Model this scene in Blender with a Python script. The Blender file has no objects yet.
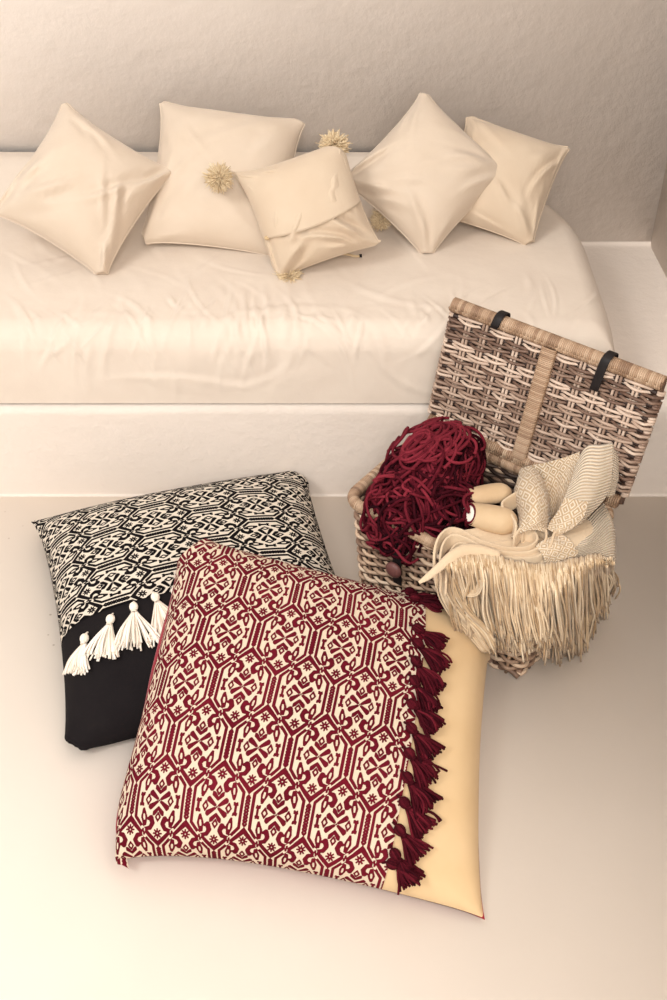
import bpy, math
import numpy as np
from mathutils import Vector

rng = np.random.default_rng(7)
COL = bpy.context.scene.collection

# ------------------------------------------------------------------ camera
H, PITCH, FPX = 1.6, math.radians(41.0), 1150.0
CP, SP = math.cos(PITCH), math.sin(PITCH)
CAM = np.array([0.0, 0.0, H])

def ray(px, py):
    u = (px - 333.5) / FPX; v = (py - 500.0) / FPX
    return np.array([u, CP - v * SP, -SP - v * CP])
def W(px, py, z):                       # point of the place at height z
    d = ray(px, py); return CAM + d * ((z - H) / d[2])
def WY(px, py, y):                      # point of the place at depth y
    d = ray(px, py); return CAM + d * (y / d[1])
def proj(P):
    P = np.asarray(P) - CAM
    dep = P[..., 1] * CP - P[..., 2] * SP
    up = P[..., 1] * SP + P[..., 2] * CP
    return np.stack([333.5 + FPX * P[..., 0] / dep, 500.0 - FPX * up / dep], -1)

# ------------------------------------------------------------------ noise
_L = np.random.default_rng(3).random((256, 256))
def vnoise(x, y):
    xi = np.floor(x).astype(int); yi = np.floor(y).astype(int)
    fx = x - xi; fy = y - yi
    fx = fx * fx * (3 - 2 * fx); fy = fy * fy * (3 - 2 * fy)
    a = _L[xi & 255, yi & 255]; b = _L[(xi + 1) & 255, yi & 255]
    c = _L[xi & 255, (yi + 1) & 255]; d = _L[(xi + 1) & 255, (yi + 1) & 255]
    return (a * (1 - fx) + b * fx) * (1 - fy) + (c * (1 - fx) + d * fx) * fy
def fbm(x, y, o=3):
    s = 0; a = 0.5
    for k in range(o):
        s = s + a * vnoise(x * 2 ** k + 17 * k, y * 2 ** k + 31 * k); a *= 0.5
    return s

# ------------------------------------------------------------------ mesh helpers
def link(o, parent=None):
    COL.objects.link(o)
    if parent: o.parent = parent
    return o
def mk(name, V, F, mat, parent=None, smooth=True, attrs=None, uv=None):
    V = np.asarray(V, dtype=np.float32).reshape(-1, 3); F = np.asarray(F, dtype=np.int32)
    me = bpy.data.meshes.new(name)
    k = F.shape[1]
    me.vertices.add(len(V)); me.vertices.foreach_set('co', V.ravel())
    me.loops.add(F.size); me.loops.foreach_set('vertex_index', F.ravel())
    me.polygons.add(len(F)); me.polygons.foreach_set('loop_start', np.arange(0, F.size, k, dtype=np.int32))
    me.update(calc_edges=True); me.validate()
    if smooth: me.polygons.foreach_set('use_smooth', np.ones(len(me.polygons), dtype=bool))
    if attrs:
        for an, av in attrs.items():
            at = me.attributes.new(an, 'FLOAT', 'POINT'); at.data.foreach_set('value', np.asarray(av, dtype=np.float32).ravel())
    if uv is not None:
        ul = me.uv_layers.new(name='UVMap'); ul.data.foreach_set('uv', np.asarray(uv, dtype=np.float32)[F.ravel()].ravel())
    me.materials.append(mat)
    return link(bpy.data.objects.new(name, me), parent)
def gridF(n, m, flip=False):
    i, j = np.meshgrid(np.arange(n - 1), np.arange(m - 1), indexing='ij')
    a = (i * m + j).ravel(); F = np.stack([a, a + m, a + m + 1, a + 1], -1)
    return F[:, ::-1] if flip else F
def tubes(paths, sides=6):
    """paths: list of (pts (n,3), radius scalar or (n,), tone) -> V,F,tone ; ends taper shut"""
    VV = []; FF = []; TT = []; base = 0
    for p, r, tone in paths:
        p = np.asarray(p, float); n = len(p)
        r = np.broadcast_to(np.asarray(r, float), (n,)).copy()
        t = np.gradient(p, axis=0); t /= (np.linalg.norm(t, axis=1, keepdims=True) + 1e-12)
        nrm = np.zeros_like(p)
        ref = np.array([0, 0, 1.0]) if abs(t[0, 2]) < .8 else np.array([1.0, 0, 0])
        v = ref - t[0] * ref.dot(t[0]); v /= np.linalg.norm(v)
        for i in range(n):
            v = v - t[i] * v.dot(t[i]); v = v / (np.linalg.norm(v) + 1e-12); nrm[i] = v
        bn = np.cross(t, nrm)
        # rounded closing rings
        p = np.concatenate([p[:1], p, p[-1:]]); r = np.concatenate([[r[0] * .05], r, [r[-1] * .05]])
        nrm = np.concatenate([nrm[:1], nrm, nrm[-1:]]); bn = np.concatenate([bn[:1], bn, bn[-1:]]); n += 2
        a = np.arange(sides) * 2 * math.pi / sides
        ring = p[:, None] + r[:, None, None] * (np.cos(a)[None, :, None] * nrm[:, None] + np.sin(a)[None, :, None] * bn[:, None])
        VV.append(ring.reshape(-1, 3)); TT.append(np.full(n * sides, tone))
        i, j = np.meshgrid(np.arange(n - 1), np.arange(sides), indexing='ij')
        i = i.ravel(); j = j.ravel(); j2 = (j + 1) % sides
        FF.append(base + np.stack([i * sides + j, i * sides + j2, (i + 1) * sides + j2, (i + 1) * sides + j], -1))
        base += n * sides
    return np.concatenate(VV), np.concatenate(FF), np.concatenate(TT)
def mk_tubes(name, paths, mat, parent=None, sides=6):
    V, F, T = tubes(paths, sides)
    return mk(name, V, F, mat, parent, attrs={'tone': T})
def catmull(P, n):
    P = np.asarray(P, float); m = len(P)
    if m == 2: 
        s = np.linspace(0, 1, n)[:, None] if P.ndim == 2 else np.linspace(0, 1, n)[:, None, None]
        return P[0] * (1 - s) + P[1] * s
    Q = np.concatenate([(2 * P[:1] - P[1:2]), P, (2 * P[-1:] - P[-2:-1])])
    s = np.linspace(0, m - 1, n); k = np.minimum(s.astype(int), m - 2); f = s - k
    f = f.reshape((-1,) + (1,) * (P.ndim - 1))
    a, b, c, d = Q[k], Q[k + 1], Q[k + 2], Q[k + 3]
    return .5 * (2 * b + (c - a) * f + (2 * a - 5 * b + 4 * c - d) * f * f + (3 * b - a - 3 * c + d) * f ** 3)
def upsample(G, n, m):
    G = catmull(G, n); return catmull(G.transpose(1, 0, 2), m).transpose(1, 0, 2)
def tag(o, label, cat, group=None, kind=None):
    if label: o['label'] = label
    if cat: o['category'] = cat
    if group: o['group'] = group
    if kind: o['kind'] = kind
    return o
def empty(name, loc, label, cat, group=None, rz=0):
    o = bpy.data.objects.new(name, None); COL.objects.link(o); o.empty_display_size = .05
    o.location = loc; o.rotation_euler = (0, 0, rz)
    return tag(o, label, cat, group)

# ------------------------------------------------------------------ materials
def srgb(r, g, b):
    f = lambda c: (c / 12.92 if c <= .04045 else ((c + .055) / 1.055) ** 2.4)
    return (f(r / 255), f(g / 255), f(b / 255), 1)
def mat_base(name, rough=.8, spec=.3, sheen=0):
    m = bpy.data.materials.new(name); m.use_nodes = True
    nt = m.node_tree; b = nt.nodes['Principled BSDF']
    b.inputs['Roughness'].default_value = rough; b.inputs['Specular IOR Level'].default_value = spec
    b.inputs['Sheen Weight'].default_value = sheen
    return m, nt, b
def nd(nt, typ, **kw):
    n = nt.nodes.new(typ)
    for k, v in kw.items(): setattr(n, k, v)
    return n
def noise_node(nt, scale, detail=4, rough=.55, vec=None):
    n = nd(nt, 'ShaderNodeTexNoise'); n.inputs['Scale'].default_value = scale
    n.inputs['Detail'].default_value = detail; n.inputs['Roughness'].default_value = rough
    if vec: nt.links.new(vec, n.inputs['Vector'])
    return n
def objvec(nt, scale=(1, 1, 1), out='Object'):
    t = nd(nt, 'ShaderNodeTexCoord'); mp = nd(nt, 'ShaderNodeMapping'); mp.inputs['Scale'].default_value = scale
    nt.links.new(t.outputs[out], mp.inputs['Vector']); return mp.outputs[0]
def ramp(nt, fac, stops):
    r = nd(nt, 'ShaderNodeValToRGB'); e = r.color_ramp.elements
    while len(e) < len(stops): e.new(.5)
    for k, (p, c) in enumerate(stops): e[k].position = p; e[k].color = c
    nt.links.new(fac, r.inputs[0]); return r.outputs[0]
def bump(nt, b, fac, strength, dist=.002, prev=None):
    n = nd(nt, 'ShaderNodeBump'); n.inputs['Strength'].default_value = strength; n.inputs['Distance'].default_value = dist
    nt.links.new(fac, n.inputs['Height'])
    if prev: nt.links.new(prev, n.inputs['Normal'])
    nt.links.new(n.outputs[0], b.inputs['Normal']); return n.outputs[0]

def plaster(name, c1, c2, bs, sc=28):
    m, nt, b = mat_base(name, .85, .2)
    v = objvec(nt)
    n1 = noise_node(nt, 2.2, 3, .5, v); nt.links.new(ramp(nt, n1.outputs[0], [(.3, c1), (.7, c2)]), b.inputs['Base Color'])
    n2 = noise_node(nt, sc, 5, .6, v); n3 = noise_node(nt, 7, 2, .5, v)
    p = bump(nt, b, n3.outputs[0], bs * .3, .006); bump(nt, b, n2.outputs[0], bs, .004, p)
    return m
M = {}
M['wall'] = plaster('plaster', srgb(241, 232, 224), srgb(243, 235, 228), .45)
M['bench'] = plaster('bench_plaster', srgb(226, 214, 203), srgb(231, 220, 210), .6, 40)
M['floor'] = plaster('floor_cement', srgb(234, 223, 211), srgb(238, 228, 217), .12, 15)
# small dark specks in the cement
def add_specks(m):
    nt = m.node_tree; b = nt.nodes['Principled BSDF']; src = b.inputs['Base Color'].links[0].from_socket
    vo = nd(nt, 'ShaderNodeTexVoronoi'); vo.inputs['Scale'].default_value = 22; nt.links.new(objvec(nt), vo.inputs['Vector'])
    cr = ramp(nt, vo.outputs['Distance'], [(.035, (1, 1, 1, 1)), (.06, (0, 0, 0, 1))])
    n = noise_node(nt, 1.7, 2, .5); gate = ramp(nt, n.outputs[0], [(.56, (0, 0, 0, 1)), (.64, (1, 1, 1, 1))])
    mu = nd(nt, 'ShaderNodeMath', operation='MULTIPLY'); nt.links.new(cr, mu.inputs[0]); nt.links.new(gate, mu.inputs[1])
    mx = nd(nt, 'ShaderNodeMix', data_type='RGBA'); nt.links.new(mu.outputs[0], mx.inputs['Factor'])
    nt.links.new(src, mx.inputs['A']); mx.inputs['B'].default_value = srgb(150, 125, 100); nt.links.new(mx.outputs['Result'], b.inputs['Base Color'])
add_specks(M['floor'])

def fabric(name, c1, c2, weave=900, bs=.25, sheen=.2, soft=.25):
    m, nt, b = mat_base(name, .9, .15, sheen)
    v = objvec(nt)
    n1 = noise_node(nt, 14, 3, .5, v); nt.links.new(ramp(nt, n1.outputs[0], [(.3, c1), (.7, c2)]), b.inputs['Base Color'])
    n3 = noise_node(nt, 26, 3, .5, v); n2 = noise_node(nt, weave, 1, .5, v)
    p = bump(nt, b, n3.outputs[0], soft, .004); bump(nt, b, n2.outputs[0], bs, .001, p)
    return m
M['sheet'] = fabric('cream_sheet', srgb(214, 200, 186), srgb(219, 206, 192), 700, .1, .1, .3)
M['cushion'] = fabric('cream_cotton', srgb(206, 189, 170), srgb(211, 195, 177), 700, .12)
M['cushion2'] = fabric('ecru_cotton', srgb(203, 183, 160), srgb(208, 190, 168), 700, .15)
M['tan'] = fabric('tan_cotton', srgb(212, 182, 140), srgb(218, 189, 148), 800, .12, .1, .12)
M['black'] = fabric('black_cotton', srgb(22, 18, 20), srgb(28, 24, 25), 900, .4, 0, .15)
M['redback'] = fabric('red_cotton', srgb(140, 28, 44), srgb(152, 34, 50), 900, .3)
M['slipper'] = fabric('beige_suede', srgb(190, 160, 124), srgb(208, 182, 148), 1200, .2, .1, .8)
M['white'] = fabric('white_cotton', srgb(245, 236, 222), srgb(248, 240, 228), 900, .2)
M['leather'], _nt, _b = mat_base('black_leather', .55, .3); _b.inputs['Base Color'].default_value = srgb(26, 20, 20)
M['button'], _nt, _b = mat_base('brown_toggle', .5, .4); _b.inputs['Base Color'].default_value = srgb(104, 66, 62)

def stitched(name, yarn1, yarn2, ground):
    m, nt, b = mat_base(name, .9, .08, .0)
    a = nd(nt, 'ShaderNodeAttribute', attribute_name='stitch')
    v = objvec(nt); n = noise_node(nt, 9, 3, .6, v)
    c = ramp(nt, n.outputs[0], [(.35, yarn1), (.65, yarn2)])
    f = ramp(nt, a.outputs['Fac'], [(.20, (0, 0, 0, 1)), (.48, (1, 1, 1, 1))])
    mx = nd(nt, 'ShaderNodeMix', data_type='RGBA'); nt.links.new(f, mx.inputs['Factor'])
    mx.inputs['A'].default_value = ground; nt.links.new(c, mx.inputs['B']); nt.links.new(mx.outputs['Result'], b.inputs['Base Color'])
    n2 = noise_node(nt, 700, 1, .5, v); p = bump(nt, b, a.outputs['Fac'], .5, .0015); bump(nt, b, n2.outputs[0], .25, .001, p)
    return m
M['red_stitch'] = stitched('crimson_embroidery', srgb(88, 13, 28), srgb(106, 21, 36), srgb(212, 194, 172))
M['black_stitch'] = stitched('black_embroidery', srgb(14, 11, 13), srgb(22, 18, 19), srgb(216, 205, 190))

def strands(name, stops, rough=.75, grain=None, sheen=.1, spec=.25, bs=.3):
    m, nt, b = mat_base(name, rough, spec, sheen)
    a = nd(nt, 'ShaderNodeAttribute', attribute_name='tone'); v = objvec(nt)
    n = noise_node(nt, grain or 60, 3, .6, v)
    ad = nd(nt, 'ShaderNodeMath', operation='MULTIPLY_ADD'); nt.links.new(n.outputs[0], ad.inputs[0]); ad.inputs[1].default_value = .5
    nt.links.new(a.outputs['Fac'], ad.inputs[2])
    sb = nd(nt, 'ShaderNodeMath', operation='SUBTRACT'); nt.links.new(ad.outputs[0], sb.inputs[0]); sb.inputs[1].default_value = .25
    nt.links.new(ramp(nt, sb.outputs[0], stops), b.inputs['Base Color'])
    n2 = noise_node(nt, 500, 2, .5, v); bump(nt, b, n2.outputs[0], bs, .001)
    return m
M['wicker'] = strands('grey_wicker', [(0, srgb(50, 36, 30)), (.35, srgb(138, 110, 92)), (.7, srgb(196, 168, 142)), (1, srgb(224, 202, 178))], .55, 40, 0, .4)
M['wicker_lid'] = strands('brown_wicker', [(0, srgb(52, 36, 30)), (.3, srgb(116, 90, 76)), (.65, srgb(172, 146, 128)), (1, srgb(216, 194, 176))], .5, 40, 0, .4)
M['binding'] = strands('cane_binding', [(0, srgb(112, 84, 66)), (.5, srgb(168, 138, 112)), (1, srgb(200, 174, 148))], .5, 30, 0, .4)
M['yarn'] = strands('crimson_yarn', [(0, srgb(30, 5, 12)), (.5, srgb(78, 16, 28)), (1, srgb(128, 42, 54))], .9, 80, 0, .08)
M['tassel_red'] = strands('crimson_tassel', [(0, srgb(34, 5, 12)), (.5, srgb(70, 13, 24)), (1, srgb(104, 28, 40))], .9, 80, 0, .08)
M['tassel_white'] = strands('white_tassel', [(0, srgb(226, 210, 190)), (.5, srgb(244, 234, 220)), (1, srgb(250, 244, 234))], .85, 80, .2, .1)
M['fringe'] = strands('beige_fringe', [(0, srgb(160, 128, 92)), (.5, srgb(204, 178, 144)), (1, srgb(232, 214, 186))], .85, 80, .2, .1)
M['pompom'] = strands('beige_pompom', [(0, srgb(190, 164, 126)), (.5, srgb(222, 200, 164)), (1, srgb(240, 224, 194))], .85, 80, .2, .1)

def rib_mat(name, ground, dark, kind):
    m, nt, b = mat_base(name, .9, .1, .2)
    v = objvec(nt, (1, 1, 1), 'UV')
    if kind == 'rib':
        w = nd(nt, 'ShaderNodeTexWave', wave_type='BANDS', bands_direction='Y'); w.inputs['Scale'].default_value = 1; w.inputs['Distortion'].default_value = 0
        nt.links.new(v, w.inputs['Vector']); fac = w.outputs['Fac']
        cr = ramp(nt, fac, [(.0, dark), (.30, ground)])
        bump(nt, b, fac, .9, .003)
    else:
        vo = nd(nt, 'ShaderNodeTexVoronoi', feature='F1', distance='MANHATTAN'); vo.inputs['Scale'].default_value = 1.0; vo.inputs['Randomness'].default_value = .25
        nt.links.new(v, vo.inputs['Vector'])
        mu = nd(nt, 'ShaderNodeMath', operation='MULTIPLY'); nt.links.new(vo.outputs['Distance'], mu.inputs[0]); mu.inputs[1].default_value = 19
        sn = nd(nt, 'ShaderNodeMath', operation='SINE'); nt.links.new(mu.outputs[0], sn.inputs[0]); fac = sn.outputs[0]
        cr = ramp(nt, fac, [(.0, dark), (.35, ground)])
        bump(nt, b, fac, .4, .002)
    nt.links.new(cr, b.inputs['Base Color']); return m
M['rib'] = rib_mat('ribbed_cotton', srgb(224, 209, 188), srgb(186, 158, 124), 'rib')
M['jacq'] = rib_mat('jacquard_cotton', srgb(224, 209, 188), srgb(190, 164, 132), 'jacq')
M['shawl'] = fabric('beige_shawl_cotton', srgb(206, 182, 152), srgb(214, 193, 165), 500, .5, .2, .3)

# ------------------------------------------------------------------ room shell
BY, BZ, WY0, RX = 1.857, .237, 2.51, .768
def prism(name, prof, x0, x1, mat, nx=2, kind=True):
    prof = np.array(prof); xs = np.linspace(x0, x1, nx); n = len(prof)
    V = np.zeros((nx, n, 3)); V[:, :, 0] = xs[:, None]; V[:, :, 1:] = prof[None]
    o = mk(name, V.reshape(-1, 3), gridF(nx, n), mat)
    return o
def arc(cy, cz, r, a0, a1, k=8):
    a = np.radians(np.linspace(a0, a1, k)); return [(cy + r * math.cos(t), cz + r * math.sin(t)) for t in a]
def solid(name, verts, faces, mat):
    o = mk(name, verts, faces, mat, smooth=False); return o
def box(name, x0, x1, y0, y1, z0, z1, mat):
    v = [(x, y, z) for x in (x0, x1) for y in (y0, y1) for z in (z0, z1)]
    f = [(0, 1, 3, 2), (4, 6, 7, 5), (0, 4, 5, 1), (2, 3, 7, 6), (0, 2, 6, 4), (1, 5, 7, 3)]
    return solid(name, v, f, mat)
tag(box('floor', -3.2, RX + .1, -1.6, WY0 + .1, -.1, 0, M['floor']), None, None, kind='structure')
# walls with a soft rounded join
o = box('wall_back', -3.2, RX + .1, WY0, WY0 + .12, 0, 2.7, M['wall']); tag(o, None, None, kind='structure')
o = box('wall_right', RX, RX + .12, -1.6, WY0, 0, 2.7, M['wall']); tag(o, None, None, kind='structure')
# the plaster bench: rounded front edge, soft cove at the foot and where it meets the back wall
prof = [(BY - .006, -.01)] + arc(BY - .005, .005, .005, 270, 360, 5) + arc(BY + .026, BZ - .026, .026, 180, 90, 8) + \
       [(WY0 - .02, BZ)] + arc(WY0 - .012, BZ + .012, .0118, 270, 350, 6)[1:]
nx = 260; xs = np.linspace(-3.1, RX + .02, nx); prof = np.array(prof); npf = len(prof)
V = np.zeros((nx, npf, 3)); V[..., 0] = xs[:, None]; V[..., 1:] = prof[None]
wob = (fbm(V[..., 0] * 5 + 3, V[..., 2] * 9 + 5, 3) - .45) * .010
on = (prof[:, 1] > .01)[None, :] & (prof[:, 0] < WY0 - .04)[None, :]
V[..., 1] += np.where(on, wob, 0)
V[..., 2] += np.where((prof[:, 0] > BY + .005)[None] & on, wob * .6, 0)
# fillet rising into the right wall
dxr = np.clip((V[..., 0] - (RX - .04)) / .04, 0, 1)
V[..., 2] += np.where(on & (prof[:, 1] > BZ - .05)[None], .04 * (1 - np.sqrt(np.clip(1 - dxr ** 2, 0, 1))), 0)
bench = mk('plaster_bench', V.reshape(-1, 3), gridF(nx, npf, True), M['bench'])
tag(bench, 'low white plastered masonry bench built along the back wall under the mattress', 'bench')

# ------------------------------------------------------------------ mattress with its sheet
def build_mattress():
    Xe, Yf, top, base = .545, 1.882, .394, BZ + .002
    r = .046; hgt = top - base
    def roll(s, e):          # s: arc coordinate, e: coordinate of the vertical face ; returns pos, drop
        a = np.clip((s - (e - r)) / r, 0, math.pi / 2); flat = np.minimum(s, e - r)
        extra = np.maximum(s - (e - r) - r * math.pi / 2, 0)
        return flat + r * np.sin(a), r * (1 - np.cos(a)) + extra
    sx = np.concatenate([np.linspace(-1.7, -.75, 60)[:-1], np.linspace(-.75, Xe + hgt + .03, 420)])
    sy = np.linspace(-(hgt + .03), WY0 - .012 - Yf, 300)
    SX, SY = np.meshgrid(sx, sy, indexing='ij')
    yy, dy = roll(-SY, 0.0); Y = Yf - yy          # front face
    # plan outline of the right end: straight, then curving in towards the wall
    t = np.clip((Y - 2.22) / .30, 0, 1); shrink = .10 * t ** 2.4
    f = np.clip((1.97 - Y) / .10, 0, 1); shrink = shrink + .012 * f ** 2
    x1, dx = roll(SX, Xe)
    X = x1 - shrink * np.clip((SX - .0) / Xe, 0, 1)
    drop = np.clip((np.maximum(dx, 0) ** 2.2 + np.maximum(dy, 0) ** 2.2) ** (1 / 2.2), 0, hgt)
    k = drop / hgt
    rise = .085 * np.clip((Y - 2.36) / .12, 0, 1) ** 2 * (3 - 2 * np.clip((Y - 2.36) / .12, 0, 1)) * np.clip((.52 - SX) / .25, 0, 1)
    Z = top - drop + rise + .006 * np.sin((Y - Yf) / .6 * math.pi) * (1 - k)
    X = X + np.where(dx > 0, .045 * k ** 1.3, 0)
    Y = Y - np.where(dy > 0, .022 * k, 0)
    # wrinkles: single creases pressed into the cloth
    g = np.random.default_rng(11); T_ = -SY + .10 * Y * 0; S_ = np.where(SX > -2, SX, SX)
    d = .005 * (fbm(X * 4, (Y - Z) * 4 + 3, 2) - .37) + .0035 * (fbm(X * 9 + 5, (Y - Z) * 6 + 3, 2) - .37)
    cl = [(-.50, -.03, .11, 20), (-.16, -.03, .10, 26), (.02, -.02, .07, 12), (-.34, -.06, .12, 14), (.22, -.05, .12, 12), (-.25, .06, .30, 26), (.2, .12, .3, 14), (-.1, -.2, .5, 26), (-.6, -.25, .3, 14), (.42, -.1, .1, 8), (-.75, -.05, .2, 10)]
    for cx_, ct_, sp_, cnt in cl:
        for q in range(cnt):
            x0 = cx_ + g.normal() * sp_ * .55; t0 = ct_ + g.normal() * (.035 if sp_ < .25 else .10)
            t0 = -t0
            a = math.pi / 2 + g.normal() * (.45 if sp_ < .25 else .9); ln = g.uniform(.02, .075) * (1.8 if sp_ > .25 else 1); wd = g.uniform(.0035, .009) * (1.7 if sp_ > .25 else 1); am = g.uniform(.0008, .0032) * (.6 if sp_ > .25 else 1.1)
            ux = (SX - x0) * math.cos(a) + (-T_ * -1 - t0) * 0 
            px_ = SX - x0; py_ = SY - t0
            al = px_ * math.cos(a) + py_ * math.sin(a); pe_ = -px_ * math.sin(a) + py_ * math.cos(a) + g.uniform(-4, 4) * al ** 2
            d = d + am * np.exp(-(al / ln) ** 2 - (pe_ / wd) ** 2) - am * .45 * np.exp(-(al / ln) ** 2 - ((pe_ - wd * 1.5) / wd) ** 2)
    d = d * (1 - k ** 4)
    # a soft hem line along the upper front edge
    d += .0006 * np.exp(-((dy - .02) / .005) ** 2)
    wfr = np.clip(dy / r, 0, 1); wsd = np.clip(dx / r, 0, 1)
    Z = Z + d * (1 - .7 * wfr); Y = Y - d * wfr * 1.2; X = X + d * wsd
    Z = np.maximum(Z, base - .001)
    V = np.stack([X, Y, Z], -1)
    # close: tuck sheet under
    o = mk('mattress', V.reshape(-1, 3), gridF(len(sx), len(sy)), M['sheet'])
    tag(o, 'long thin mattress in a creased cream sheet lying on the plaster bench', 'mattress')
    return o
build_mattress()

# ------------------------------------------------------------------ pillow cloth solver
def solve_pillow(corners, size, n=56, h=.07, press=1.0, iters=260, collide=None, seed=1, sag=0.0, crumple=.004, env_bottom=True, hb=None, fat=.55, kc=.35):
    """corners TL,TR,BL,BR (3D). two sheets sewn at the border, blown up inside a stuffing envelope"""
    g = np.random.default_rng(seed)
    TL, TR, BL, BR = [np.asarray(c, float) for c in corners]
    u = np.linspace(0, 1, n)[:, None, None]; v = np.linspace(0, 1, n)[None, :, None]
    mid = (TL * (1 - u) + TR * u) * (1 - v) + (BL * (1 - u) + BR * u) * v
    nrm = np.cross(TR + BR - TL - BL, TL + TR - BL - BR); nrm /= np.linalg.norm(nrm)
    if nrm[2] < 0: nrm = -nrm
    U, Vv = u[..., 0] + 0 * v[..., 0], v[..., 0] + 0 * u[..., 0]
    prof = (np.clip(4 * U * (1 - U), 0, 1) * np.clip(4 * Vv * (1 - Vv), 0, 1)) ** fat
    rx, ry = size[0] / (n - 1), size[1] / (n - 1); rd = math.hypot(rx, ry)
    hb = h if hb is None else hb
    P = np.stack([mid + nrm * (prof * h * .5)[..., None], mid - nrm * (prof * hb * .5)[..., None]])
    nz = np.stack([fbm(U * 6 + seed * 3, Vv * 6 + seed), fbm(U * 6 + seed * 5 + 40, Vv * 6)]) - .45
    P += nrm * (nz * crumple * 3)[..., None] * prof[None, ..., None]
    P += g.normal(0, crumple * .2, P.shape)
    prev = P.copy()
    cor = [(0, 0, TL), (n - 1, 0, TR), (0, n - 1, BL), (n - 1, n - 1, BR)]
    def proj_pair(a, b, L, ks, kc):
        d = b - a; ln = np.linalg.norm(d, axis=-1, keepdims=True) + 1e-9
        e = (ln - L) / ln; k = np.where(e > 0, ks, kc); c = .5 * k * e * d
        return c
    for it in range(iters):
        vel = (P - prev) * .90; prev = P.copy()
        # pressure along normals
        gx = np.gradient(P, axis=1); gy = np.gradient(P, axis=2); nn = np.cross(gx, gy)
        nn /= (np.linalg.norm(nn, axis=-1, keepdims=True) + 1e-9)
        s0 = np.sign(np.sum(nn[0].mean((0, 1)) * nrm)); nn[0] *= s0; nn[1] *= -s0
        P = P + vel + nn * (press * .00035); P[..., 2] -= sag * .0001
        for sub in range(3):
            for ax, L in ((1, rx), (2, ry)):
                for par in (0, 1):
                    if ax == 1: a, b = P[:, par:-1:2], P[:, par + 1::2]
                    else: a, b = P[:, :, par:-1:2], P[:, :, par + 1::2]
                    m = min(a.shape[ax], b.shape[ax])
                    if ax == 1: a, b = a[:, :m], b[:, :m]
                    else: a, b = a[:, :, :m], b[:, :, :m]
                    c = proj_pair(a, b, L, 1.0, kc); a += c; b -= c
            for par in (0, 1):
                a, b = P[:, par:-1:2, :-1], P[:, par + 1::2, 1:]; m = min(a.shape[1], b.shape[1]); a, b = a[:, :m], b[:, :m]
                c = proj_pair(a, b, rd, .35, .25); a += c; b -= c
                a, b = P[:, par:-1:2, 1:], P[:, par + 1::2, :-1]; m = min(a.shape[1], b.shape[1]); a, b = a[:, :m], b[:, :m]
                c = proj_pair(a, b, rd, .35, .25); a += c; b -= c
            # bending
            for ax, L in ((1, 2 * rx), (2, 2 * ry)):
                if ax == 1: a, b = P[:, :-2], P[:, 2:]
                else: a, b = P[:, :, :-2], P[:, :, 2:]
                c = proj_pair(a, b, L, 0, .16); 
                if ax == 1: P[:, :-2] += c * .5; P[:, 2:] -= c * .5
                else: P[:, :, :-2] += c * .5; P[:, :, 2:] -= c * .5
            # seam
            for sl in ((0, slice(None)), (n - 1, slice(None)), (slice(None), 0), (slice(None), n - 1)):
                av = .5 * (P[0][sl] + P[1][sl]); P[0][sl] = av; P[1][sl] = av
            for (i, j, c) in cor:
                P[:, i, j] = P[:, i, j] * .05 + c * .95
            # stuffing envelope
            w = np.sum((P - mid[None]) * nrm, -1)
            ht = (prof * h)[None]; hbm = (prof * hb)[None]
            w0 = np.minimum(w[0], ht[0]); P[0] += nrm * (w0 - w[0])[..., None]
            if env_bottom:
                w1 = np.maximum(w[1], -hbm[0]); P[1] += nrm * (w1 - w[1])[..., None]
            # the stuffing also keeps the two sheets apart
            w = np.sum((P - mid[None]) * nrm, -1)
            lo = prof * h * .55; d = np.maximum(lo - w[0], 0) ; P[0] += nrm * (d * .3)[..., None]
            if collide is not None: P = collide(P)
    return P, (U, Vv), nrm
def floor_at(z):
    def f(P):
        P[..., 2] = np.maximum(P[..., 2], z); return P
    return f
def pillow_meshes(P, N, mat_front, mat_back, parent, names=('front_cover', 'back_cover')):
    a = upsample(P[0], N, N); b = upsample(P[1], N, N)
    uv = np.stack(np.meshgrid(np.linspace(0, 1, N), np.linspace(0, 1, N), indexing='ij'), -1).reshape(-1, 2)
    fl = facing(a)
    f = mk(names[0], a.reshape(-1, 3), gridF(N, N, not fl), mat_front, parent, uv=uv)
    k = mk(names[1], b.reshape(-1, 3), gridF(N, N, fl), mat_back, parent, uv=uv)
    return f, k
def facing(a):
    n = np.cross(a[1:, :-1] - a[:-1, :-1], a[:-1, 1:] - a[:-1, :-1]).mean((0, 1)); return n[2] > 0
def seam(P, r, mat, parent, name='piping', tone=.5):
    n = P.shape[1]; S = P[0]
    loop = np.concatenate([S[:, 0], S[-1, 1:], S[::-1, -1][1:], S[0, ::-1][1:]])
    loop = catmull(loop, len(loop) * 2)
    return mk_tubes(name, [(loop, r, tone)], mat, parent, 5)

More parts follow.
